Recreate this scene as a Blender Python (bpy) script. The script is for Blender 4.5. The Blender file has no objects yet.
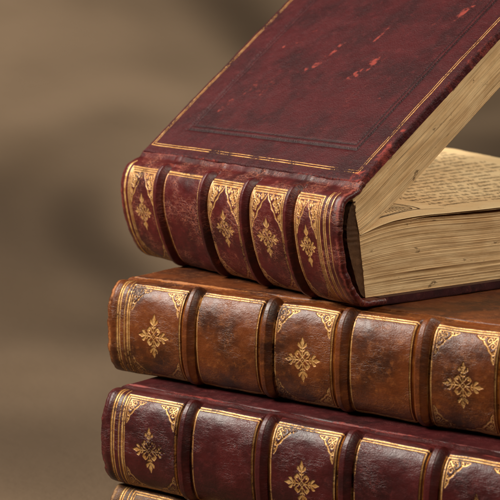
import bpy, bmesh, math, random
import numpy as np
from mathutils import Matrix, Vector

random.seed(7)
RNG = np.random.default_rng(11)
R = math.radians
scene = bpy.context.scene
COL = scene.collection

# ---------------------------------------------------------------- helpers
def tag(o, label=None, cat=None, group=None, kind=None):
    if label: o['label'] = label
    if cat: o['category'] = cat
    if group: o['group'] = group
    if kind: o['kind'] = kind
    return o

def empty(name, loc, rz=0.0):
    o = bpy.data.objects.new(name, None)
    o.location = loc; o.rotation_euler = (0, 0, rz)
    o.empty_display_size = .02
    COL.objects.link(o)
    return o

def mesh_obj(name, verts, quads, mat, parent=None, uv=None, attrs=None, smooth=True):
    verts = np.asarray(verts, np.float32).reshape(-1, 3)
    quads = np.asarray(quads, np.int32).reshape(-1, 4)
    me = bpy.data.meshes.new(name)
    me.vertices.add(len(verts)); me.vertices.foreach_set('co', verts.ravel())
    me.loops.add(quads.size); me.loops.foreach_set('vertex_index', quads.ravel())
    me.polygons.add(len(quads))
    me.polygons.foreach_set('loop_start', np.arange(0, quads.size, 4, dtype=np.int32))
    if smooth:
        me.polygons.foreach_set('use_smooth', np.ones(len(quads), bool))
    me.update(calc_edges=True)
    if uv is not None:
        l = me.uv_layers.new(name='UVMap')
        l.data.foreach_set('uv', np.asarray(uv, np.float32).reshape(-1, 2)[quads.ravel()].ravel())
    for k, a in (attrs or {}).items():
        at = me.attributes.new(k, 'FLOAT', 'POINT')
        at.data.foreach_set('value', np.asarray(a, np.float32).ravel())
    me.materials.append(mat)
    o = bpy.data.objects.new(name, me)
    COL.objects.link(o)
    if parent: o.parent = parent
    return o

def grid_quads(ni, nj, i0=0, i1=None):
    i1 = ni if i1 is None else i1
    idx = np.arange(ni*nj).reshape(ni, nj)[i0:i1]
    return np.stack([idx[:-1, :-1], idx[1:, :-1], idx[1:, 1:], idx[:-1, 1:]], -1).reshape(-1, 4)

_tabs = {}
def noise(x, y, scale, seed=0, octaves=3):
    """smooth value noise, about -1..1"""
    out = 0; amp = 1; tot = 0
    for o in range(octaves):
        key = (seed, o)
        if key not in _tabs:
            _tabs[key] = np.random.default_rng(seed*17+o).uniform(-1, 1, (256, 256))
        tb = _tabs[key]
        a = np.asarray(x)*scale*2**o + 37.3; b = np.asarray(y)*scale*2**o + 91.7
        ia = np.floor(a).astype(int); ib = np.floor(b).astype(int)
        fa = a-ia; fb = b-ib; fa = fa*fa*(3-2*fa); fb = fb*fb*(3-2*fb)
        g = lambda i, j: tb[i % 256, j % 256]
        v = (g(ia, ib)*(1-fa)+g(ia+1, ib)*fa)*(1-fb)+(g(ia, ib+1)*(1-fa)+g(ia+1, ib+1)*fa)*fb
        out = out+v*amp; tot += amp; amp *= .5
    return out/tot*1.5

def sstep(a, b, x):
    t = np.clip((x-a)/(b-a), 0, 1)
    return t*t*(3-2*t)

# ---------------------------------------------------------------- materials
class NT:
    def __init__(s, name):
        s.m = bpy.data.materials.new(name); s.m.use_nodes = True
        s.t = s.m.node_tree; s.t.nodes.clear()
        s.out = s.t.nodes.new('ShaderNodeOutputMaterial')
        s.bsdf = s.t.nodes.new('ShaderNodeBsdfPrincipled')
        s.t.links.new(s.bsdf.outputs[0], s.out.inputs[0])
    def n(s, typ, **kw):
        o = s.t.nodes.new(typ)
        for k, v in kw.items(): setattr(o, k, v)
        return o
    def l(s, a, b): s.t.links.new(a, b)
    def put(s, inp, v):
        if isinstance(v, bpy.types.NodeSocket): s.l(v, inp)
        else: inp.default_value = v
    def math(s, op, a, b=0.0, c=0.0, clamp=False):
        o = s.n('ShaderNodeMath', operation=op, use_clamp=clamp)
        s.put(o.inputs[0], a); s.put(o.inputs[1], b); s.put(o.inputs[2], c)
        return o.outputs[0]
    def ramp(s, v, a, b, lo=0.0, hi=1.0):
        o = s.n('ShaderNodeMapRange', interpolation_type='SMOOTHSTEP')
        s.put(o.inputs[0], v); s.put(o.inputs[1], a); s.put(o.inputs[2], b)
        s.put(o.inputs[3], lo); s.put(o.inputs[4], hi)
        return o.outputs[0]
    def mix(s, f, a, b):
        o = s.n('ShaderNodeMix', data_type='RGBA')
        s.put(o.inputs[0], f); s.put(o.inputs[6], a); s.put(o.inputs[7], b)
        return o.outputs[2]
    def uv(s, scale=(1, 1, 1), loc=(0, 0, 0), obj=False):
        tc = s.n('ShaderNodeTexCoord'); mp = s.n('ShaderNodeMapping')
        s.l(tc.outputs['Object' if obj else 'UV'], mp.inputs[0])
        mp.inputs['Scale'].default_value = scale; mp.inputs['Location'].default_value = loc
        return mp.outputs[0]
    def noise(s, vec, scale, detail=4, rough=.55, dist=0):
        o = s.n('ShaderNodeTexNoise'); s.l(vec, o.inputs['Vector'])
        o.inputs['Scale'].default_value = scale; o.inputs['Detail'].default_value = detail
        o.inputs['Roughness'].default_value = rough; o.inputs['Distortion'].default_value = dist
        return o
    def voro(s, vec, scale, feat='F1', rand=1):
        o = s.n('ShaderNodeTexVoronoi', feature=feat); s.put(o.inputs['Vector'], vec)
        o.inputs['Scale'].default_value = scale; o.inputs['Randomness'].default_value = rand
        return o.outputs['Distance']
    def attr(s, name):
        o = s.n('ShaderNodeAttribute', attribute_name=name); return o.outputs['Fac']
    def bump(s, h, dist, strength=1, normal=None):
        o = s.n('ShaderNodeBump'); s.put(o.inputs['Height'], h)
        o.inputs['Distance'].default_value = dist; o.inputs['Strength'].default_value = strength
        if normal is not None: s.l(normal, o.inputs['Normal'])
        return o.outputs[0]

def C(r, g, b, a=1):
    """sRGB 0-255 to linear"""
    f = lambda c: ((c/255+.055)/1.055)**2.4 if c > 10 else c/255/12.92
    return (f(r), f(g), f(b), a)

def leather(name, dark, base, light, worn, seed, cracks=1.0, rough=.40, gold_keep=.5, wear_gain=1.0, grain=1.0, gold_rules=None, crack_col=None, bump=.00019, spec=.45, blind=None):
    N = NT(name)
    off = (seed*3.1, seed*1.7, 0)
    uv = N.uv(loc=off)
    big = N.noise(uv, 45, 5, .6).outputs[0]
    mid = N.noise(uv, 260, 5, .65).outputs[0]
    fib = N.noise(N.uv(scale=(300, 1500, 1), loc=off), 1, 4, .6, 1.0).outputs[0]
    fine = N.noise(uv, 1800, 3, .6).outputs[0]
    col = N.mix(N.ramp(big, .32, .62), dark, base)
    col = N.mix(N.math('MULTIPLY', N.ramp(mid, .5, .78), .8), col, light)
    col = N.mix(N.math('MULTIPLY', N.ramp(fib, .42, .66), .18), col, dark)
    # dark specks and grime
    speck = N.ramp(N.noise(uv, 700, 2, .5).outputs[0], .62, .72)
    col = N.mix(N.math('MULTIPLY', speck, .35), col, dark)
    # crazing: two warped cell nets, finer across the spine than along it
    wn = N.noise(uv, 160, 3, .6)
    wv = N.n('ShaderNodeVectorMath', operation='SCALE'); N.l(wn.outputs[1], wv.inputs[0]); wv.inputs[3].default_value = 2.2
    def net(sx, sy, w):
        v = N.n('ShaderNodeVectorMath', operation='ADD')
        N.l(N.uv(scale=(sx, sy, 1), loc=off), v.inputs[0]); N.l(wv.outputs[0], v.inputs[1])
        d = N.voro(v.outputs[0], 1, 'DISTANCE_TO_EDGE')
        return N.ramp(d, 0.0, w, 1.0, 0.0)
    c1 = net(170, 520, .055); c2 = net(520, 1300, .09)
    cm = N.ramp(N.noise(N.uv(scale=(1, 1, 1), loc=(seed+5, 2, 1)), 60, 3, .6).outputs[0], .42, .64)
    crack = N.math('MULTIPLY', N.math('MAXIMUM', c1, N.math('MULTIPLY', c2, .55)), N.math('MULTIPLY', N.math('MULTIPLY', cm, cracks), N.math('MULTIPLY_ADD', N.attr('band'), -.85, 1.0)), clamp=True)
    # rubbed areas, broken up by noise
    w = N.attr('wear')
    wb = N.math('MULTIPLY_ADD', N.noise(uv, 420, 6, .72).outputs[0], 1.5, -.75)
    wear = N.ramp(N.math('ADD', N.math('MULTIPLY', w, wear_gain), wb), .30, .85)
    col = N.mix(N.math('MULTIPLY', wear, .85), col, worn)
    col = N.mix(N.math('MULTIPLY', crack, .55 if crack_col else .32), col, crack_col or worn)
    if blind: col = N.mix(N.math('MULTIPLY', blind(N), .75), col, (dark[0]*.4, dark[1]*.4, dark[2]*.4, 1))
    # gold tooling, rubbed away in places
    gold = N.attr('gold')
    if gold_rules:
        gold = N.math('MAXIMUM', gold, gold_rules(N))
    keep = N.ramp(N.math('ADD', N.noise(uv, 900, 5, .75).outputs[0], N.math('MULTIPLY', big, 1.3)), gold_keep+.28, gold_keep+.46)
    gm = N.math('MULTIPLY', gold, N.math('MULTIPLY', keep, N.math('SUBTRACT', 1.0, N.math('MULTIPLY', crack, .6))), clamp=True)
    gcol = N.mix(N.ramp(mid, .35, .65), C(212, 154, 84), C(240, 194, 124))
    N.l(N.mix(N.math('MULTIPLY', gm, .94), col, gcol), N.bsdf.inputs['Base Color'])
    N.l(N.math('MULTIPLY', gm, .5), N.bsdf.inputs['Metallic'])
    rg = N.math('ADD', rough, N.math('MULTIPLY_ADD', mid, .36, -.16))
    rg = N.math('ADD', rg, N.math('MULTIPLY', wear, .22))
    rg = N.math('ADD', rg, N.math('MULTIPLY', crack, .2))
    N.l(N.math('ADD', rg, 0.0, clamp=True), N.bsdf.inputs['Roughness'])
    N.bsdf.inputs['Specular IOR Level'].default_value = spec
    # relief
    peb = N.voro(uv, 1500, 'SMOOTH_F1')
    h = N.math('MULTIPLY', peb, .30*grain)
    h = N.math('ADD', h, N.math('MULTIPLY', fine, .35*grain))
    h = N.math('ADD', h, N.math('MULTIPLY', N.noise(N.uv(scale=(200, 900, 1), loc=off), 1, 4, .6, 1.5).outputs[0], .24))
    h = N.math('SUBTRACT', h, N.math('MULTIPLY', crack, .42))
    h = N.math('SUBTRACT', h, N.math('MULTIPLY', gm, .22))
    h = N.math('SUBTRACT', h, N.math('MULTIPLY', wear, .15))
    N.l(N.bump(h, bump, .9), N.bsdf.inputs['Normal'])
    return N.m

def paper_edge(name, seed):
    N = NT(name)
    # UV: x along the page (m), y through the thickness (m)
    v1 = N.noise(N.uv(scale=(9, 2600, 1), loc=(seed, 0, 0)), 1, 3, .7).outputs[0]
    v2 = N.noise(N.uv(scale=(12, 1100, 1), loc=(seed, 4, 0)), 1, 4, .6).outputs[0]
    v3 = N.noise(N.uv(scale=(60, 160, 1), loc=(seed, 9, 0)), 1, 5, .65).outputs[0]
    col = N.mix(N.ramp(v3, .3, .7), C(216, 178, 128), C(238, 206, 156))
    col = N.mix(N.math('MULTIPLY', N.ramp(v1, .54, .68), .6), col, C(136, 98, 56))
    col = N.mix(N.math('MULTIPLY', N.ramp(v2, .56, .74), .7), col, C(140, 106, 64))
    st = N.noise(N.uv(scale=(90, 300, 1), loc=(seed+3, 1, 0)), 1, 6, .75, .8).outputs[0]
    col = N.mix(N.math('MULTIPLY', N.ramp(st, .61, .68), .75), col, C(74, 48, 26))
    N.l(col, N.bsdf.inputs['Base Color'])
    N.bsdf.inputs['Roughness'].default_value = .85
    N.bsdf.inputs['Specular IOR Level'].default_value = .2
    h = N.math('ADD', N.math('MULTIPLY', v1, .8), N.math('MULTIPLY', v2, 1.0))
    N.l(N.bump(h, .0007, .9), N.bsdf.inputs['Normal'])
    return N.m

def paper(name):
    N = NT(name)
    a = N.noise(N.uv(), 22, 5, .6).outputs[0]
    b = N.noise(N.uv(), 130, 5, .7).outputs[0]
    col = N.mix(N.ramp(a, .35, .68), C(230, 198, 148), C(244, 220, 172))
    col = N.mix(N.math('MULTIPLY', N.ramp(b, .58, .75), .5), col, C(186, 150, 100))
    s = N.noise(N.uv(loc=(3, 3, 0)), 420, 2, .5).outputs[0]
    col = N.mix(N.math('MULTIPLY', N.ramp(s, .70, .76), .6), col, C(140, 100, 60))
    N.l(col, N.bsdf.inputs['Base Color'])
    N.bsdf.inputs['Roughness'].default_value = .8
    N.bsdf.inputs['Specular IOR Level'].default_value = .2
    N.l(N.bump(N.math('ADD', N.math('MULTIPLY', b, 1.0), N.noise(N.uv(), 1500, 2, .5).outputs[0]), .00025, .6), N.bsdf.inputs['Normal'])
    return N.m

def ink():
    N = NT('printing_ink')
    a = N.noise(N.uv(obj=True), 900, 3, .7).outputs[0]
    N.l(N.mix(N.ramp(a, .35, .7), C(52, 36, 24), C(104, 78, 52)), N.bsdf.inputs['Base Color'])
    N.bsdf.inputs['Roughness'].default_value = .8
    return N.m

def backdrop_mat():
    N = NT('mottled_canvas')
    p = N.uv(obj=True)
    a = N.noise(p, 2.6, 2, .5, .4).outputs[0]
    b = N.noise(p, 7, 2, .5).outputs[0]
    col = N.mix(N.ramp(a, .34, .66), C(54, 44, 34), C(118, 101, 82))
    col = N.mix(N.math('MULTIPLY', N.ramp(b, .45, .75), .35), col, C(80, 66, 50))
    N.l(col, N.bsdf.inputs['Base Color'])
    N.bsdf.inputs['Roughness'].default_value = .95
    N.bsdf.inputs['Specular IOR Level'].default_value = .1
    N.l(N.bump(N.noise(p, 60, 4, .6).outputs[0], .003, .5), N.bsdf.inputs['Normal'])
    return N.m

# rules on the top cover, drawn in cover coordinates (x along the spine, y away from it)
def cover_rules(x0, x1, y0, y1, insets, width=.00042):
    def f(N):
        sep = N.n('ShaderNodeSeparateXYZ'); N.l(N.uv(), sep.inputs[0])
        x, y = sep.outputs[0], sep.outputs[1]
        def inner(a, lo, hi):
            return N.math('MINIMUM', N.math('SUBTRACT', a, lo), N.math('SUBTRACT', hi, a))
        d = N.math('MINIMUM', inner(x, x0, x1), inner(y, y0, y1))
        r = None
        for i, w in insets:
            k = N.ramp(N.math('ABSOLUTE', N.math('SUBTRACT', d, i)), w*.35, w*.75, 1.0, 0.0)
            r = k if r is None else N.math('MAXIMUM', r, k)
        return r
    return f

# ---------------------------------------------------------------- tooled ornaments
class Tool:
    """gold mask over an (s,t) grid in metres"""
    def __init__(s, sv, tv):
        s.sv, s.tv = sv, tv
        s.g = np.zeros((len(sv), len(tv)), np.float32)
        s.aa = .00022
    def stroke(s, pts, ws, amp=1.0):
        pts = np.asarray(pts, float); ws = np.broadcast_to(ws, (len(pts),))
        for a, b, wa, wb in zip(pts[:-1], pts[1:], ws[:-1], ws[1:]):
            m = max(wa, wb)+s.aa*2
            i0, i1 = np.searchsorted(s.sv, [min(a[0], b[0])-m, max(a[0], b[0])+m])
            j0, j1 = np.searchsorted(s.tv, [min(a[1], b[1])-m, max(a[1], b[1])+m])
            if i1 <= i0 or j1 <= j0: continue
            X = s.sv[i0:i1, None]; Y = s.tv[None, j0:j1]
            d = b-a; L = max(d@d, 1e-14)
            k = np.clip(((X-a[0])*d[0]+(Y-a[1])*d[1])/L, 0, 1)
            dist = np.hypot(X-a[0]-k*d[0], Y-a[1]-k*d[1])
            v = np.clip((wa+(wb-wa)*k-dist)/s.aa+.5, 0, 1)*amp
            s.g[i0:i1, j0:j1] = np.maximum(s.g[i0:i1, j0:j1], v)
    def rect(s, s0, s1, t0, t1, w, amp=1.0):
        s.stroke([(s0, t0), (s1, t0), (s1, t1), (s0, t1), (s0, t0)], w, amp)
    def dot(s, x, y, r, amp=1.0): s.stroke([(x, y), (x+1e-6, y)], r, amp)

def spiral(cx, cy, r, a0, a1, n=12, shrink=.35):
    out = []
    for i in range(n+1):
        k = i/n; a = R(a0+(a1-a0)*k); rr = r*(1-(1-shrink)*k)
        out.append((cx+rr*math.cos(a), cy+rr*math.sin(a)))
    return out

def fleuron(T, cx, cy, sx, sy, amp=1.0):
    sx *= random.uniform(.93, 1.05); sy *= random.uniform(.95, 1.05); cx += random.uniform(-.0003, .0003); cy += random.uniform(-.0004, .0004); tl = random.uniform(-.05, .05); amp *= random.uniform(.8, 1)
    u = (sx+sy)/2*.72
    for k in range(4):
        ca, sa = [(1, 0), (0, 1), (-1, 0), (0, -1)][k]
        def M(pts):
            return [(cx+((x*ca-y*sa)-(x*sa+y*ca)*tl)*sx, cy+((x*sa+y*ca)+(x*ca-y*sa)*tl)*sy) for x, y in pts]
        T.stroke(M([(0, .12), (0, .40), (0, .62)]), [.04*u, .035*u, .05*u], amp)
        T.stroke(M([(0, .64), (0, .82), (0, 1.06)]), [.06*u, .15*u, .015*u], amp)
        for m in (-1, 1):
            T.stroke(M([(m*x, y) for x, y in [(0, .54), (.10, .60), (.20, .70), (.22, .78)]]), [.04*u, .07*u, .10*u, .05*u], amp)
            T.stroke(M([(m*x, y) for x, y in [(.0, .14), (.10, .24), (.18, .36), (.28, .42), (.36, .36), (.33, .27), (.27, .28)]]), [.03*u, .04*u, .055*u, .055*u, .045*u, .04*u, .045*u], amp)
            T.stroke(M([(m*x, y) for x, y in [(.0, .40), (.08, .44), (.14, .50)]]), [.03*u, .055*u, .03*u], amp)
    T.stroke([(cx, cy-.15*sy), (cx+.15*sx, cy), (cx, cy+.15*sy), (cx-.15*sx, cy), (cx, cy-.15*sy)], .03*u, amp)
    T.dot(cx, cy, .045*u, amp)

def corner(T, cx, cy, ux, uy, amp=1.0, dense=False):
    ux *= random.uniform(.94, 1.04); uy *= random.uniform(.94, 1.04); amp *= random.uniform(.75, 1)
    """lace corner: ux, uy are signed leg lengths"""
    u = (abs(ux)+abs(uy))/2*.80
    def M(pts): return [(cx+x*ux, cy+y*uy) for x, y in pts]
    if dense:
        arc = [(1.0, .0), (.86, .17), (.70, .27), (.60, .42), (.44, .52), (.34, .68), (.16, .80), (.0, 1.0)]
        u *= .85
    else:
        arc = [(1.0, .02), (.82, .12), (.66, .16), (.54, .30), (.40, .40), (.30, .54), (.16, .66), (.12, .82), (.02, 1.0)]
    T.stroke(M(arc), [.02*u, .05*u, .03*u, .055*u, .04*u, .055*u, .03*u, .05*u, .02*u][:len(arc)], amp)
    T.stroke(M([(.04, .04), (.2, .2), (.36, .36)]), [.05*u, .05*u, .02*u], amp)
    for sw in (False, True):
        f = (lambda p: [(y, x) for x, y in p]) if sw else (lambda p: p)
        T.stroke(M(f(spiral(.36, .17, .12, 170, 520))), .034*u, amp)
        T.stroke(M(f(spiral(.63, .10, .075, 200, 500))), .03*u, amp)
        T.stroke(M(f([(.04, .0), (.4, .0), (.98, .0)])), [.035*u, .03*u, .012*u], amp)
        T.dot(*M(f([(.20, .07)]))[0], .04*u, amp)
        T.dot(*M(f([(.80, .06)]))[0], .035*u, amp)
        if dense:
            T.stroke(M(f(spiral(.30, .42, .10, 100, 460))), .035*u, amp)
            T.stroke(M(f(spiral(.14, .66, .08, 100, 460))), .035*u, amp)
            T.stroke(M(f([(.5, .30), (.42, .24), (.34, .30)])), .04*u, amp)
            T.dot(*M(f([(.10, .28)]))[0], .05*u, amp)
            T.dot(*M(f([(.12, .50)]))[0], .05*u, amp)

# ---------------------------------------------------------------- spine
def make_spine(parent, mat, prof, joint_t, s0, s1, bands, draw, seed, band_h=.0025, lining=None, step=.0002, wear_ends=1.0, band_hw=.0034):
    """prof(n): (y,z) points from the upper joint round the back to the lower joint; joint_t: arc length at which the back starts"""
    P = prof
    seg = np.hypot(*np.diff(P, axis=0).T); arc = np.r_[0, np.cumsum(seg)]
    L = arc[-1]
    nt = int(L/step)
    a = np.linspace(0, L, nt)
    y = np.interp(a, arc, P[:, 0]); z = np.interp(a, arc, P[:, 1])
    k = np.ones(9)/9
    for _ in range(2):
        yp = np.convolve(np.pad(y, 4, mode='edge'), k, 'valid'); zp = np.convolve(np.pad(z, 4, mode='edge'), k, 'valid')
        yp[:4] = y[:4]; zp[:4] = z[:4]; yp[-4:] = y[-4:]; zp[-4:] = z[-4:]
        y, z = yp, zp
    dy = np.gradient(y); dz = np.gradient(z); n = np.hypot(dy, dz)
    ny, nz = dz/n, -dy/n            # outward for a path going over the back (top to bottom, bulging to -y)
    t = a-joint_t                   # t=0 at upper arris
    Lb = L-2*joint_t
    ns = int((s1-s0)/step)
    s = np.linspace(s0, s1, ns)
    S, T_ = np.meshgrid(s, t, indexing='ij')
    T = Tool(s, t)
    draw(T, Lb)
    back = sstep(-.003, .004, T_)*sstep(-.001, .012, Lb-T_)
    h = .00038*noise(S, T_, 60, seed, 3)+.00005*noise(S, T_*2, 260, seed+1, 3)
    bh = np.zeros_like(S)
    for c in bands:
        q = np.abs(S-c-.00022*noise(T_*1.0, S*0+c, 50, seed+2, 2))/band_hw
        bh = np.maximum(bh, (1-sstep(.25, 1.05, q)))
        h = h-.00150*np.exp(-((q-1.14)/.20)**2)*back
    h = h+bh*band_h*(.10+.90*back)
    # joint valleys beside the boards
    h = h-.0009*np.exp(-((T_+.0045)/.0022)**2)
    # ends: slightly raised rolled caps
    e = np.minimum(S-s0, s1-S)
    h = h+.0006*np.exp(-((e-.0025)/.0018)**2)*back
    h = h-.00028*T.g
    wear = .16*bh*(.3+.7*noise(S, T_, 120, seed+4, 3))
    wear = np.maximum(wear, .75*wear_ends*np.exp(-(e/.0020)**2)*(.65+.6*noise(S, T_, 70, seed+9, 3)))
    wear = np.maximum(wear, .62*np.exp(-((T_+.0004)/.0018)**2)*(.6+.6*noise(S, T_*0, 80, seed+5, 3)))
    wear = np.maximum(wear, .68*np.exp(-((T_+.0080)/.0016)**2)*(.7+.7*noise(S, T_, 70, seed+10, 3)))
    wear = np.maximum(wear, .45*np.exp(-((Lb-T_)/.003)**2))
    wear = np.maximum(wear, .50*np.clip(noise(S, T_*1.5, 42, seed+6, 4)-.45, 0, 1))
    sr = s[:, None] + 0*h
    # ragged ends
    sr = sr + np.where(S < (s0+s1)/2, -1, 1)*np.exp(-(e/.003)**2)*.0007*noise(T_, S*0+3, 260, seed+8, 4)
    Y = y[None]+h*ny[None]; Z = z[None]+h*nz[None]
    V = np.stack([sr, Y, Z], -1)
    # turned-in ends: roll inward then run back inside
    def cap(row, sgn):
        out = []
        r = .0015
        for th in (30, 60, 90, 120, 150, 180):
            q = row.copy(); q[:, 0] += sgn*r*math.sin(R(th)); ins = r*(1-math.cos(R(th)))
            q[:, 1] -= ins*ny; q[:, 2] -= ins*nz; out.append(q)
        q = out[-1].copy(); q[:, 0] -= sgn*.03; q[:, 1] -= .0003*ny; out.append(q)
        return np.array(out)
    lo = cap(V[0], -1)[::-1]; hi = cap(V[-1], 1)
    nl, nh = len(lo), len(hi)
    V = np.concatenate([lo, V, hi]); 
    ex = lambda A, vl, vh: np.concatenate([np.full((nl, A.shape[1]), vl), A, np.full((nh, A.shape[1]), vh)])
    BM = ex(bh*sstep(0, .004, T_), 0, 0)
    G = ex(T.g, 0, 0); W = ex(wear, .3*wear_ends, .3*wear_ends)
    U = np.stack([np.r_[s0-np.arange(nl, 0, -1)*.0006, s, s1+np.arange(1, nh+1)*.0006][:, None]+0*G, ex(T_, 0, 0)*0+t[None]], -1)
    NI, NJ = G.shape
    def part(name, i0, i1, par):
        sl = slice(i0, i1)
        return mesh_obj(name, V[sl], grid_quads(i1-i0, NJ), mat, par, U[sl], {'gold': G[sl], 'wear': W[sl], 'band': BM[sl]})
    # cut at the feet of the bands
    cuts = [0]
    for c in bands:
        cuts += [nl+int(np.searchsorted(s, c-band_hw)), nl+int(np.searchsorted(s, c+band_hw))]
    cuts.append(NI-1)
    # the back itself: every stretch between bands, as one mesh
    Q = [grid_quads(NI, NJ, cuts[k], cuts[k+1]+1) for k in range(0, len(cuts), 2)]
    Q = np.concatenate(Q)
    used, inv = np.unique(Q, return_inverse=True)
    sp = mesh_obj('spine', V.reshape(-1, 3)[used], inv.reshape(-1, 4), mat, parent, U.reshape(-1, 2)[used],
                  {'gold': G.ravel()[used], 'wear': W.ravel()[used], 'band': BM.ravel()[used]})
    for k in range(1, len(cuts)-1, 2):
        part('raised_band', cuts[k], cuts[k+1]+1, sp)
    return sp

# ---------------------------------------------------------------- boards
def make_board(name, parent, mat, s0, s1, y0, y1, th, xf, seed, blobs=(), res=.0009, r=.0012, edge_wear=1.0, rough_edge=.0004, blind=None, flip=False):
    """board in its own plane: top at z=0, thickness th downwards; xf(V) places it. blind: blind tooled rectangle"""
    def axis(a0, a1):
        mid = np.arange(a0+r, a1-r, res)
        th_ = np.linspace(0, math.pi/2, 6)[:-1]
        lo = a0+r-r*np.sin(th_[::-1]); dlo = r*(1-np.cos(th_[::-1]))
        lo = a0+r-r*np.cos(np.linspace(0, math.pi/2, 6))[:-1]; dlo = r*(1-np.sin(np.linspace(0, math.pi/2, 6)))[:-1]
        hi = (a0+a1)-lo[::-1]; dhi = dlo[::-1]
        x = np.r_[a0, a0, lo[1:], mid, hi[:-1], a1, a1]
        d = np.r_[th, r, dlo[1:], 0*mid, dhi[:-1], r, th]
        return x, d
    xs, dx = axis(s0, s1); ys, dy = axis(y0, y1)
    X, Y = np.meshgrid(xs, ys, indexing='ij')
    D = np.maximum(dx[:, None], dy[None])
    e = np.minimum(np.minimum(X-s0, s1-X), np.minimum(Y-y0, y1-Y))
    z = -D + .00025*noise(X, Y, 35, seed, 3)*(D < r*.99)+.0001*noise(X, Y, 200, seed+1, 3)
    if blind:
        bs0, bs1, by0, by1 = blind
        q = np.minimum(np.minimum(X-bs0, bs1-X), np.minimum(Y-by0, by1-Y))
        z = z-.0007*np.exp(-(q/.0008)**2)-.0004*np.exp(-((q-.0030)/.0006)**2)
    jag = rough_edge*noise(X*1.0, Y*1.0, 300, seed+2, 4)*np.exp(-(e/.0015)**2)
    X2 = X+jag*np.where(X > (s0+s1)/2, 1, -1)*((X-s0 < .004) | (s1-X < .004)); Y2 = Y+jag*((Y-y0 < .004)*-.35+(y1-Y < .004)*1)
    wear = .58*edge_wear*np.exp(-(e/.0013)**2)*(.75+.8*noise(X, Y, 55, seed+5, 3))+.2*edge_wear*np.exp(-(e/.006)**2)*(noise(X, Y, 90, seed+3, 3) > .1)
    wear = np.maximum(wear, .42*np.clip(noise(X*1.4, Y*.6, 30, seed+4, 4)-.3, 0, 1))
    for bx, by, rx, ry, ang, st in blobs:
        ca, sa = math.cos(R(ang)), math.sin(R(ang))
        p = ((X-bx)*ca+(Y-by)*sa)/rx; q = (-(X-bx)*sa+(Y-by)*ca)/ry
        wear = np.maximum(wear, st*np.exp(-(p*p+q*q))*(.55+1.0*noise(X, Y, 420, seed+7, 4)))
    V = np.stack([X2, Y2, z], -1).reshape(-1, 3)
    ni, nj = X.shape
    Qd = grid_quads(ni, nj)
    # underside
    nb = len(V)
    ux = np.linspace(s0, s1, 12); uy = np.linspace(y0, y1, 12)
    UX, UY = np.meshgrid(ux, uy, indexing='ij')
    V = np.concatenate([V, np.stack([UX, UY, UX*0-th], -1).reshape(-1, 3)])
    Qd = np.concatenate([Qd, grid_quads(12, 12)[:, ::-1]+nb])
    sx_ = np.where(X > (s0+s1)/2, 1, -1); sy_ = np.where(Y > (y0+y1)/2, 1, -1)
    uv = np.concatenate([np.stack([X+dx[:, None]*sx_, Y+dy[None]*sy_], -1).reshape(-1, 2), np.stack([UX, UY], -1).reshape(-1, 2)])
    W = np.r_[wear.ravel(), np.full(144, .1)]
    return mesh_obj(name, xf(V), Qd, mat, parent, uv, {'wear': W, 'gold': W*0})

# ---------------------------------------------------------------- page blocks
def make_block(name, parent, mat, s0, s1, bot, top, seed, layers=150, rough=.00028, wav=None, post=None):
    """bot, top: (n,2) matching curves in (y,z); surface closed round the four edges"""
    n = len(bot); w = np.linspace(0, 1, layers)
    prof = bot[None]*(1-w[:, None, None])+top[None]*w[:, None, None]       # (layers,n,2)
    ln = np.random.default_rng(seed).normal(0, 1, layers)
    ln = ln*.6+np.convolve(np.random.default_rng(seed+1).normal(0, 1, layers+8), np.ones(9)/3, 'valid')*.5
    thick = np.hypot(*(top-bot).T).mean()
    yy = np.linspace(0, 1, n)
    arc = np.r_[0, np.cumsum(np.hypot(*np.diff(bot, axis=0).T))]
    V = []; Q = []; UV = []
    wv = (lambda S, Y, w_: wav(S, Y)*w_) if wav is not None else (lambda S, Y, w_: 0)
    def add(P, uv):
        b = sum(len(v) for v in V)
        ni, nj = P.shape[:2]
        V.append(P.reshape(-1, 3)); UV.append(uv.reshape(-1, 2)); Q.append(grid_quads(ni, nj)+b)
    A, Wg = np.meshgrid(arc, w*thick, indexing='xy')
    for sgn, se in ((1, s1), (-1, s0)):
        d = rough*ln[:, None]*(.6+.8*noise(A*.4, Wg*8, 60, seed+2, 3))+.0005*noise(A, Wg*3, 25, seed+3, 3)
        P = np.dstack([se+sgn*(d-.0004), prof[..., 0], prof[..., 1]+wv(se+0*prof[..., 0], prof[..., 0], w[:, None])])
        if sgn < 0: P = P[:, ::-1]; uvg = np.dstack([A, Wg])[:, ::-1]
        else: uvg = np.dstack([A, Wg])
        add(P, uvg)
    ss = np.linspace(s0, s1, 60)
    def sheet(curve, flip, off):
        Sg = np.repeat(ss[:, None], n, 1)
        z = curve[None, :, 1]+(wav(Sg, curve[None, :, 0]) if wav is not None and not flip else 0)
        P = np.dstack([Sg, np.broadcast_to(curve[None, :, 0], Sg.shape), np.broadcast_to(z, Sg.shape)])
        if flip: P = P[:, ::-1]
        add(P, np.dstack([Sg, np.broadcast_to(arc[None], Sg.shape)+off]))
    sheet(top, False, 0); sheet(bot, True, 5)
    for k, fl in ((0, 1), (-1, 0)):
        c = prof[:, k]
        Sg = np.repeat(ss[:, None], layers, 1)
        jit = rough*ln[None]*(1 if fl == 0 else 0)
        P = np.dstack([Sg, c[None, :, 0]+jit+0*Sg, c[None, :, 1]+wv(Sg, c[None, :, 0]+0*Sg, w[None])+0*Sg])
        if fl == 0: P = P[:, ::-1]
        add(P, np.dstack([Sg, np.broadcast_to((w*thick)[None], Sg.shape)]))
    V = np.concatenate(V)
    return mesh_obj(name, post(V) if post else V, np.concatenate(Q), mat, parent, np.concatenate(UV))

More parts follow.
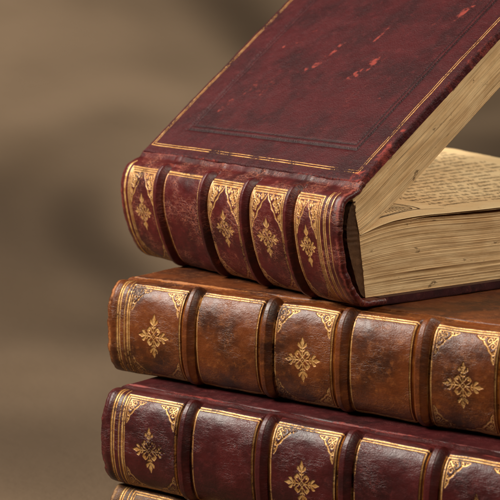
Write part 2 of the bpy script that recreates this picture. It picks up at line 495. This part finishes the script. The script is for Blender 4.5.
def arc_profile(A, B, bulge, power, joint, dirA, dirB, n=160):
    """(y,z) from A (upper arris) round to B (lower arris) bulging to the left of A->B seen from the tail; joints run off along dirA, dirB"""
    A = np.array(A); B = np.array(B); c = (A+B)/2; hlf = np.linalg.norm(B-A)/2
    ax = (B-A)/(2*hlf); nb = np.array([ax[1], -ax[0]])
    if nb[0] > 0: nb = -nb
    th = np.linspace(0, math.pi, n)
    x = -np.sign(np.cos(th))*np.abs(np.cos(th))**(2/power); yv = np.abs(np.sin(th))**(2/power)
    pts = c+ax*hlf*x[:, None]+nb*bulge*yv[:, None]
    up = np.array([A+np.array(dirA)*joint*(1-k) for k in np.linspace(0, 1, 20)[:-1]])
    dn = np.array([B+np.array(dirB)*joint*k for k in np.linspace(0, 1, 20)[1:]])
    return np.concatenate([up, pts, dn])

# ---------------------------------------------------------------- frames of the books
E0 = math.atan(251/1576)            # camera pitch
Z0 = -.13554                        # height under the top book
TOPA = (.05241, .68724)             # tail corner of the top book
PSI_T = R(54.2)
PSI_M = R(35.6)
MID = (.01824, .70607)
OFFP = .0197
TM = .0470
TP = .0468
TH = .046

# ---------------------------------------------------------------- lower books
def ruled_panel(T, a, b, t0, t1, w=.00040, amp=1.0):
    T.rect(a, b, t0, t1, w, amp)
    T.rect(a+.0013, b-.0013, t0+.0013, t1-.0013, w*.66, amp*.9)

def lower_draw(s0, s1, bands, decorated, fam):
    def draw(T, L):
        edges = [s0]+list(bands)+[s1]
        for k in range(len(edges)-1):
            a = edges[k]+(.0039 if k else .0115); b = edges[k+1]-(.0038 if k < len(edges)-2 else .0115)
            t0, t1 = .0038, L-.0042
            if k == 0:
                T.stroke([(s0+.0052, -.002), (s0+.0052, L)], .00040); T.stroke([(s0+.0066, -.002), (s0+.0066, L)], .00036)
                T.stroke([(s0+.0096, .0002), (s0+.0096, L)], .00030)
            if k == len(edges)-2:
                T.stroke([(s1-.0052, -.002), (s1-.0052, L)], .00030); T.stroke([(s1-.0066, -.002), (s1-.0066, L)], .00036)
            ruled_panel(T, a, b, t0, t1)
            if decorated[k]:
                ruled_panel(T, a, b, t0, t1, .00046)
                i = .0024
                cw, ch = (.0098, .0115)
                for (x, sx) in ((a+i, 1), (b-i, -1)):
                    for (yy, sy, am) in ((t0+i, 1, 1.0), (t1-i, -1, .6)):
                        corner(T, x, yy, sx*cw, sy*ch*(1 if sy > 0 else .85), am)
                fleuron(T, (a+b)/2, (t0+t1)/2+.0012, .0088, .0098)
    return draw

def closed_book(name, label, off, offu, top_z, s0, s1, bands, decorated, mats, seed, th=TH, width=.185, wear_ends=1.0, group=None):
    D = np.array([math.sin(PSI_M), math.cos(PSI_M)])
    Uv = np.array([math.cos(PSI_M), -math.sin(PSI_M)])
    o = empty(name, (MID[0]+D[0]*off+Uv[0]*offu, MID[1]+D[1]*off+Uv[1]*offu, top_z-th), -PSI_M)
    tag(o, label, 'book', group)
    z1 = th-.0006
    prof = arc_profile((0, z1), (0, .0006), .0105, 2.35, .0090, (1, 0), (1, 0))
    make_spine(o, mats[0], prof, .0090, s0, s1, bands, lower_draw(s0, s1, bands, decorated, 0), seed, wear_ends=wear_ends)
    up = lambda V: V+np.array([0, 0, th-.0002])
    make_board('front_cover', o, mats[1], s0+.001, s1-.001, .0078, width, .0036, up, seed+20)
    def dn(V):
        V = V.copy(); V[:, 2] = -V[:, 2]+.0002; return V
    b = make_board('back_cover', o, mats[1], s0+.001, s1-.001, .0078, width, .0036, dn, seed+30, res=.003)
    b.data.flip_normals()
    y = np.linspace(.002, width-.005, 40)
    make_block('page_block', o, M['edge'], s0+.005, s1-.005, np.stack([y, y*0+.0040], -1), np.stack([y, y*0+th-.0042], -1), seed+40, layers=90)
    return o

M = {}
M['edge'] = paper_edge('aged_page_edges', 1.0)
M['edge2'] = paper_edge('aged_page_edges_open', 6.0)
M['paper'] = paper('aged_paper')
M['ink'] = ink()
M['brown'] = leather('tan_calf_leather', C(54, 24, 9), C(106, 51, 15), C(142, 80, 28), C(178, 112, 54), 1, cracks=.85, rough=.37, gold_keep=.66)
M['brown_b'] = leather('tan_calf_boards', C(56, 25, 10), C(104, 52, 18), C(134, 74, 28), C(176, 112, 58), 2, cracks=.6, rough=.45)
M['plum'] = leather('plum_goatskin', C(42, 9, 11), C(70, 16, 17), C(90, 26, 25), C(136, 56, 50), 3, cracks=.85, rough=.37, gold_keep=.66)
M['plum_b'] = leather('plum_goatskin_boards', C(38, 9, 12), C(64, 15, 18), C(86, 25, 26), C(142, 58, 50), 4, cracks=.6, rough=.46)
M['old'] = leather('scuffed_tan_leather', C(52, 30, 17), C(92, 58, 33), C(130, 92, 56), C(172, 134, 88), 5, cracks=1, rough=.5, gold_keep=.62)
M['red'] = leather('dark_red_goatskin', C(48, 10, 12), C(80, 17, 18), C(104, 30, 27), C(138, 60, 46), 6, cracks=1.1, rough=.39, gold_keep=.62, crack_col=C(186, 108, 78))

M['lining'] = leather('hollow_shade_cloth', C(62, 42, 28), C(96, 66, 42), C(120, 86, 58), C(130, 92, 60), 12, cracks=0, rough=.8, spec=.2)  # lining brown, kept dark to paint shade into the spine hollow
bands_m = [-.0510, -.0066, .0338, .0740, .1145]
closed_book('tan_leather_book', 'tan brown leather book with gold tooled spine, lying directly under the open red book', 0, 0, Z0,
            -.1000, .1620, bands_m, [1, 0, 1, 0, 1, 0], (M['brown'], M['brown_b']), 100, th=TM)
bands_p = [-.0532, -.0098, .0333, .0748, .1170]
closed_book('plum_leather_book', 'dark plum closed leather book with gold tooled spine, lying beneath the tan brown book', -.0265, OFFP, Z0-TM,
            -.1015, .1660, bands_p, [1, 0, 1, 0, 1, 0], (M['plum'], M['plum_b']), 200, th=TP)
bands_o = [-.0540, -.0100, .0340, .0770, .1190]
closed_book('scuffed_leather_book', 'scuffed pale tan leather book at the very bottom of the stack', -.0270, OFFP, Z0-TM-TP,
            -.0985, .1640, bands_o, [0, 1, 0, 1, 0, 1], (M['old'], M['old']), 300, th=.044)

# ---------------------------------------------------------------- the open book on top
book = empty('open_red_book', (TOPA[0], TOPA[1], Z0), -PSI_T)
tag(book, 'open dark red leather book with raised front cover and printed page, topmost of the stack', 'book')
AL = R(38.0)
H1 = np.array([-.0126, .0520])
vv = np.array([math.cos(AL), math.sin(AL)]); nn = np.array([-math.sin(AL), math.cos(AL)])
SL = .174
bands_t = [-.1410, -.1015, -.0675, -.0330]

def top_draw(T, L):
    edges = [-SL-.003]+bands_t+[.002]
    dec = [1, 0, 1, 1, 1]
    for k in range(5):
        a = edges[k]+(.0036 if k else .0065); b = edges[k+1]-(.0036 if k < 4 else .0125)
        t0, t1 = .0042, L-.005
        if k == 0: T.stroke([(a-.0028, 0), (a-.0028, L)], .0005)
        if k == 4:
            for q in (.0028, .0040, .0072):
                T.stroke([(b+q, .001), (b+q, L-.002)], .00032, .85)
        if dec[k]:
            T.rect(a, b, t0, t1, .00036); T.rect(a+.0012, b-.0012, t0+.0012, t1-.0012, .00030); T.rect(a+.0022, b-.0022, t0+.0022, t1-.0022, .00018)
            i = .0026
            cw = (b-a-2*i)*.50; ch = .0165
            for (x, sx) in ((a+i, 1), (b-i, -1)):
                corner(T, x, t0+i, sx*cw, ch, 1.0, True)
                corner(T, x, t1-i, sx*cw*.9, -ch*.62, .55)
            fleuron(T, (a+b)/2, t0+.0235, (b-a)*.27, .0092)
        else:
            T.rect(a, b, t0, t1, .00050); T.rect(a+.0014, b-.0014, t0+.0014, t1-.0014, .00022)

prof = arc_profile(tuple(H1), (0.0, .0008), .0118, 2.2, .0085, tuple(vv), (1, 0))
sp = make_spine(book, M['red'], prof, .0085, -SL-.003, .0015, bands_t, top_draw, 400, band_h=.0025, band_hw=.0030, wear_ends=1.0)
W_ = .202
def twist(V):
    """the raised cover is warped: it stands steeper towards the head"""
    V = np.array(V, float); dy_ = V[:, 1]-H1[0]; dz_ = V[:, 2]-H1[1]
    along = dy_*vv[0]+dz_*vv[1]
    a = R(1.3)*np.clip(-V[:, 0]/SL, 0, 1.1)**1.3*sstep(.002, .030, along)
    V[:, 1] = H1[0]+dy_*np.cos(a)-dz_*np.sin(a); V[:, 2] = H1[1]+dy_*np.sin(a)+dz_*np.cos(a)
    return V
def up_x(V):
    V = np.asarray(V)
    yz = H1[None]+V[:, 1:2]*vv[None]+(V[:, 2:3]+.0007)*nn[None]
    return twist(np.concatenate([V[:, :1], yz], 1))
M['cover'] = leather('dark_red_cover', C(46, 9, 14), C(68, 15, 20), C(88, 25, 28), C(146, 60, 50), 8, cracks=.15, rough=.50, gold_keep=.68, grain=2.0, spec=.26, bump=.00034, blind=cover_rules(-SL+.019, -.0185, .0262, W_-.019, ((.0004, .0011), (.0032, .0008))),
                     gold_rules=cover_rules(-SL-.0042, .001, .0072, W_, ((.0052, .00042), (.0066, .00032))))
M['cover_b'] = leather('dark_red_boards', C(34, 10, 14), C(54, 15, 20), C(76, 25, 28), C(120, 52, 42), 9, cracks=.3, rough=.48)
blobs = [  # rubbed patches on the cover: position, half sizes, direction, strength
    (-.0640, .0775, .0085, 0.0030, 64, 1.15), (-.0605, .0875, .0050, 0.0042, 70, 1.15), (-.0665, .0740, .0028, 0.0042, 60, 1.15),
    (-.0990, .0895, .0090, 0.0023, 76, 1.09), (-.1015, .0800, .0035, 0.0034, 70, 1.03), (-.1075, .0760, .0030, 0.0019, 60, 0.92),
    (-.0381, .0953, .0011, 0.0011, 0, 1.09), (-.0311, .1257, .0100, 0.0034, 72, 0.83), (-.0439, .1179, .0050, 0.0015, 75, 0.80), (-.0750, .1050, .0070, 0.0015, 80, 0.80),
    (-.1450, .0420, .0190, 0.0060, 66, 0.50), (-.1350, .0600, .0140, 0.0040, 70, 0.48), (-.1408, .0926, .0010, 0.0010, 0, 1.03), (-.1300, .1000, .0140, 0.0040, 70, 0.40),
    (-.0010, .0110, .0060, 0.0050, 0, 1.09), (-.0010, .0260, .0022, 0.0080, 0, 1.03), (-.0005, .0420, .0014, 0.0060, 0, 0.80), (-.0345, .0603, .0010, 0.0008, 0, 0.80),
]
make_board('front_cover', book, M['cover'], -SL-.002, .001, .0072, W_, .0040, up_x, 500, blobs=blobs, res=.0006, rough_edge=.0004, edge_wear=.72,
           blind=(-SL+.019, -.0185, .0262, W_-.019))
def dn_x(V):
    V = V.copy(); V[:, 2] = -V[:, 2]; return V
lb = make_board('back_cover', book, M['cover_b'], -SL, .001, .0062, W_, .0040, dn_x, 520, res=.0015, rough_edge=.0003, edge_wear=.5)
lb.data.flip_normals()

# page blocks
G = np.array([-.0030, .0325])
_zk = np.array([[-.004, .0322], [-.001, .0331], [.008, .0352], [.02, .0364], [.035, .0370], [.07, .0358], [.12, .0356], [.16, .0362], [.185, .0366], [.21, .0366]])
_zx = np.linspace(-.004, .21, 400)
_zz = np.interp(_zx, _zk[:, 0], _zk[:, 1])
for _ in range(3):
    _zz = np.r_[_zz[:8], np.convolve(_zz, np.ones(17)/17, 'valid'), _zz[-8:]]
ZK = (_zx, _zz)
ny_ = 90
k = np.linspace(0, 1, ny_)
fore = W_-.005
yb = .0010+k*(fore-.001)
botL = np.stack([yb, np.full(ny_, .0041)], -1)
yt = G[0]+k*(fore-G[0])
ztop = lambda y: np.interp(y, ZK[0], ZK[1])
topL = np.stack([yt, ztop(yt)], -1)
wavf = lambda S, Y: sstep(0, 1, np.clip(-S/.17, 0, 1))*sstep(.02, .20, Y)*.0100
def slope_wav(S, Y): return wavf(S, Y)
make_block('lower_page_block', book, M['edge2'], -SL+.004, -.0030, botL, topL, 600, layers=190, wav=wavf)
# upper block: under the raised cover
def upt(y_, z_): return H1+vv*y_+nn*z_
topU = np.array([upt(q, -.0035) for q in .0035+k*(W_-.008)])
base = np.array([upt(q, -.0238) for q in .0035+k*(W_-.008)])
ku = np.exp(-k*(W_-.008)/.010)[:, None]
botU = base*(1-ku)+(G+np.array([.0002, .0004]))[None]*ku
make_block('upper_page_block', book, M['edge2'], -SL+.004, -.0030, botU, topU, 640, layers=140, post=twist)

LN = [(.0004, .0045), (-.0008, .016), (-.0030, .028), (G[0]-.0006, G[1]), (-.0052, .038), tuple(upt(.0028, -.0075))]  # lining added over the block backs; its colour stands in for hollow shade
LN = np.array(LN); kk = np.linspace(0, 5, 40); LN = np.stack([np.interp(kk, range(6), LN[:, 0]), np.interp(kk, range(6), LN[:, 1])], -1)
sl_ = np.linspace(-SL+.0042, -.0033, 60)
out_ = LN.copy(); nL = len(LN)
out_[:, 0] -= .0005+.0058*np.sin(math.pi*np.arange(nL)/(nL-1))**.6
cols = [out_*(1-k_)+(LN+[.0006, 0])*k_ for k_ in (0, .25, .5, .75, 1)]
rows = [np.array([(sl_[0], *p) for p in c_]) for c_ in cols[::-1]]
rows += [np.array([(q, p[0]+.00012*math.sin(p[1]*2600), p[1]) for p in out_]) for q in sl_]
rows += [np.array([(sl_[-1]-.0002*math.sin(p[1]*2600), *p) for p in c_]) for c_ in cols]
Vr = np.array(rows)
UVr = np.stack([Vr[..., 0]+Vr[..., 1], Vr[..., 2]], -1)
mesh_obj('hollow_shade_lining', Vr, grid_quads(*Vr.shape[:2]), M['lining'], book, UVr, {'wear': Vr[..., 0]*0, 'gold': Vr[..., 0]*0})

# the leaves lying loose on the lower block, the topmost one printed
def leaf(name, lift, edge, seed, mat):
    ys = np.linspace(0, 1, 110); ss = np.linspace(-SL+.004-.0004, -.0030+edge, 90)
    S, K = np.meshgrid(ss, ys, indexing='ij')
    Y = G[0]+.0006+K*(fore+edge*.6-G[0])
    def zf(S, Y):
        tailup = np.exp(-((-.003-S)/.02)**2)
        return ztop(Y)+wavf(S, Y)+np.clip((Y-G[0])/.02, 0, 1)*(lift+.0005*noise(S, Y, 26, seed, 2)+.0009*tailup*np.clip((Y-.03)/.05, 0, 1)+.0004)
    Z = zf(S, Y)
    V = np.stack([S, Y, Z], -1); V2 = V.copy(); V2[..., 2] -= .00018
    tat = .0011*noise(S, Y, 150, seed+5, 4)+.0010*noise(S, Y, 40, seed+6, 2)
    for Vq in (V, V2):
        Vq[..., 1] += tat*sstep(fore-.012, fore, Y); Vq[..., 0] += -tat*(1-sstep(-SL+.004, -SL+.016, S))+.35*tat*sstep(-.010, -.003, S)*sstep(.01, .03, Y)
    n0 = V.reshape(-1, 3).shape[0]; ni, nj = S.shape
    Qs = [grid_quads(ni, nj), grid_quads(ni, nj)[:, ::-1]+n0]
    idx = np.arange(n0).reshape(ni, nj)
    for e_ in (idx[0], idx[-1][::-1], idx[:, 0][::-1], idx[:, -1]):
        Qs.append(np.stack([e_[:-1], e_[1:], e_[1:]+n0, e_[:-1]+n0], -1))
    uv = np.stack([S, Y], -1)
    o = mesh_obj(name, np.concatenate([V.reshape(-1, 3), V2.reshape(-1, 3)]), np.concatenate(Qs), mat, book,
                 np.concatenate([uv.reshape(-1, 2)]*2))
    return o, zf
leaf('loose_leaf', .0003, -.0004, 71, M['edge2'])
pg, zf = leaf('printed_page', .0013, .0005, 72, M['paper'])

# printing: short pen-like strokes, laid on the page surface
TV, TQ = [], []
def dash(x0, y0, x1, y1, w):
    """stroke on the page, (s,y) coordinates"""
    p = np.array([x0, y0]); q = np.array([x1, y1]); d = q-p; L = np.linalg.norm(d)
    if L < 1e-7: return
    nrm = np.array([-d[1], d[0]])/L*w/2
    b = sum(1 for _ in TV)
    for r_ in (p-nrm, q-nrm, q+nrm, p+nrm):
        TV.append((r_[0], r_[1], float(zf(np.array(r_[0]), np.array(r_[1])))+.00009))
    TQ.append((b, b+1, b+2, b+3))
rt = random.Random(5)
line_s = -.0245
while line_s > -SL+.017:
    y = (.022 if line_s < -.056 else .066)+rt.uniform(-.001, .001)
    end = fore-.014
    if rt.random() < .2: end -= rt.uniform(.005, .03)
    while y < end:
        wl = rt.randint(2, 8)
        for c in range(wl):
            if y > end: break
            xh = .0030
            cw = rt.uniform(.0011, .0017)
            kind = rt.random()
            wst = .00034
            # +s is towards the foot of the page, so letters stand on line_s and rise to -s
            if kind < .55:
                dash(line_s, y, line_s-xh, y+.0002, wst); dash(line_s, y+cw*.7, line_s-xh, y+cw*.8, wst)
                if rt.random() < .5: dash(line_s-xh, y, line_s-xh, y+cw*.8, .00022)
                else: dash(line_s, y, line_s, y+cw*.8, .00022)
            elif kind < .75:
                dash(line_s, y+.0002, line_s-xh*1.75, y+.0002, wst); dash(line_s, y+.0002, line_s, y+cw, .00022); dash(line_s, y+cw, line_s-xh*.9, y+cw, wst)
            elif kind < .87:
                dash(line_s+xh*.65, y+.0003, line_s-xh, y+.0003, wst); dash(line_s-xh, y, line_s-xh, y+cw, .00022)
            else:
                dash(line_s, y, line_s-xh, y+cw*.9, wst); dash(line_s-xh*.5, y, line_s-xh*.6, y+cw, .00022)
            y += cw+.0009
        y += .0022
    line_s -= .0072
# tailpiece vignette at the foot of the page, a pointed leaf outline with hatching
def curve(pts, w, n=24):
    pts = np.array(pts); t = np.linspace(0, 1, n)[:, None]
    if len(pts) == 3: c = (1-t)**2*pts[0]+2*t*(1-t)*pts[1]+t*t*pts[2]
    else: c = (1-t)*pts[0]+t*pts[1]
    for a, b in zip(c[:-1], c[1:]): dash(a[0], a[1], b[0], b[1], w)

for q in (0, .0022):
    curve([(-.0115-q*.6, .012), (-.0165-q*.5, .033), (-.0205-q, .048-q*1.2)], .0010 if q == 0 else .0006)
    curve([(-.0205-q, .048-q*1.2), (-.034, .0555-q), (-.050+q, .050-q)], .0010 if q == 0 else .0006)
    curve([(-.050+q, .050-q), (-.055+q, .034), (-.053+q, .012)], .0006 if q == 0 else .0004)
for q in np.linspace(.016, .044, 15):
    curve([(-.019-q*.05, q), (-.030, q+.004), (-.046, q+.001)], .00045, 6)
curve([(-.026, .014), (-.032, .030), (-.028, .046)], .0006)
curve([(-.040, .014), (-.036, .030), (-.040, .048)], .0006)
curve([(-.0190, .046), (-.0165, .060)], .0005)
# head of the page: a small engraved band, only partly visible
for q in range(60):
    a = .10+q*.0013
    curve([(-.1600-.004*abs(math.sin(q*.5)), a), (-.168+.003*math.sin(q*.9), a+.0012)], .0005, 5)
curve([(-.158, .098), (-.1585, .182)], .0006); curve([(-.1715, .098), (-.1712, .182)], .0006)
tx = mesh_obj('printed_text', TV, TQ, M['ink'], pg, smooth=False)

# ---------------------------------------------------------------- canvas: table top running up into the backdrop
zt = Z0-TM-TP-.044
pc = [(-.7+1.63*i/30, zt) for i in range(31)]
rr = 1.0
for i in range(1, 33):
    a = i/32*math.pi/2
    pc.append((.93+rr*math.sin(a), zt+rr*(1-math.cos(a))))
for i in range(1, 25): pc.append((1.93, zt+rr+i*.08))
pc = np.array(pc); xs = np.linspace(-2.2, 2.4, 120)
X, K = np.meshgrid(xs, np.arange(len(pc)), indexing='ij')
up_ = sstep(zt+.01, zt+.3, pc[K, 1])
V = np.stack([X, pc[K, 0]+up_*(.03*np.sin(3*X+1)+.02*noise(X, pc[K, 1], 2.2, 90, 2)), pc[K, 1]], -1)
bd = mesh_obj('backdrop', V, grid_quads(*V.shape[:2]), backdrop_mat())
tag(bd, kind='structure')

# ---------------------------------------------------------------- light
def area(name, loc, target, size, power, color, sizey=None):
    l = bpy.data.lights.new(name, 'AREA'); l.energy = power; l.color = color
    l.shape = 'RECTANGLE'; l.size = size; l.size_y = sizey or size
    o = bpy.data.objects.new(name, l); COL.objects.link(o)
    o.location = loc
    o.rotation_euler = (Vector(target)-Vector(loc)).to_track_quat('-Z', 'Y').to_euler()
    return o
T0 = (.02, .72, -.15)
area('key_softbox', (-.80, .66, .62), T0, .36, 23, (1.0, .90, .80), .55)
area('warm_fill', (.78, -.34, .78), T0, .30, 10.0, (1.0, .88, .74))
area('backdrop_lamp', (.95, .95, .75), (.30, 1.93, .50), .4, 17, (1.0, .93, .83))
w = bpy.data.worlds.new('World'); scene.world = w; w.use_nodes = True
w.node_tree.nodes['Background'].inputs[0].default_value = (.55, .47, .42, 1)
w.node_tree.nodes['Background'].inputs[1].default_value = .035

# ---------------------------------------------------------------- camera
cd = bpy.data.cameras.new('camera'); cam = bpy.data.objects.new('camera', cd); COL.objects.link(cam)
cam.location = (0, 0, 0); cam.rotation_euler = (math.pi/2-E0, 0, 0)
cd.sensor_width = 36; cd.lens = 1576/500*36
cd.clip_start = .01; cd.clip_end = 50
cd.dof.use_dof = True; cd.dof.focus_distance = .715; cd.dof.aperture_fstop = 24
scene.camera = cam
scene.view_settings.view_transform = 'Standard'
scene.view_settings.look = 'None'
scene.view_settings.exposure = 0; scene.view_settings.gamma = 1
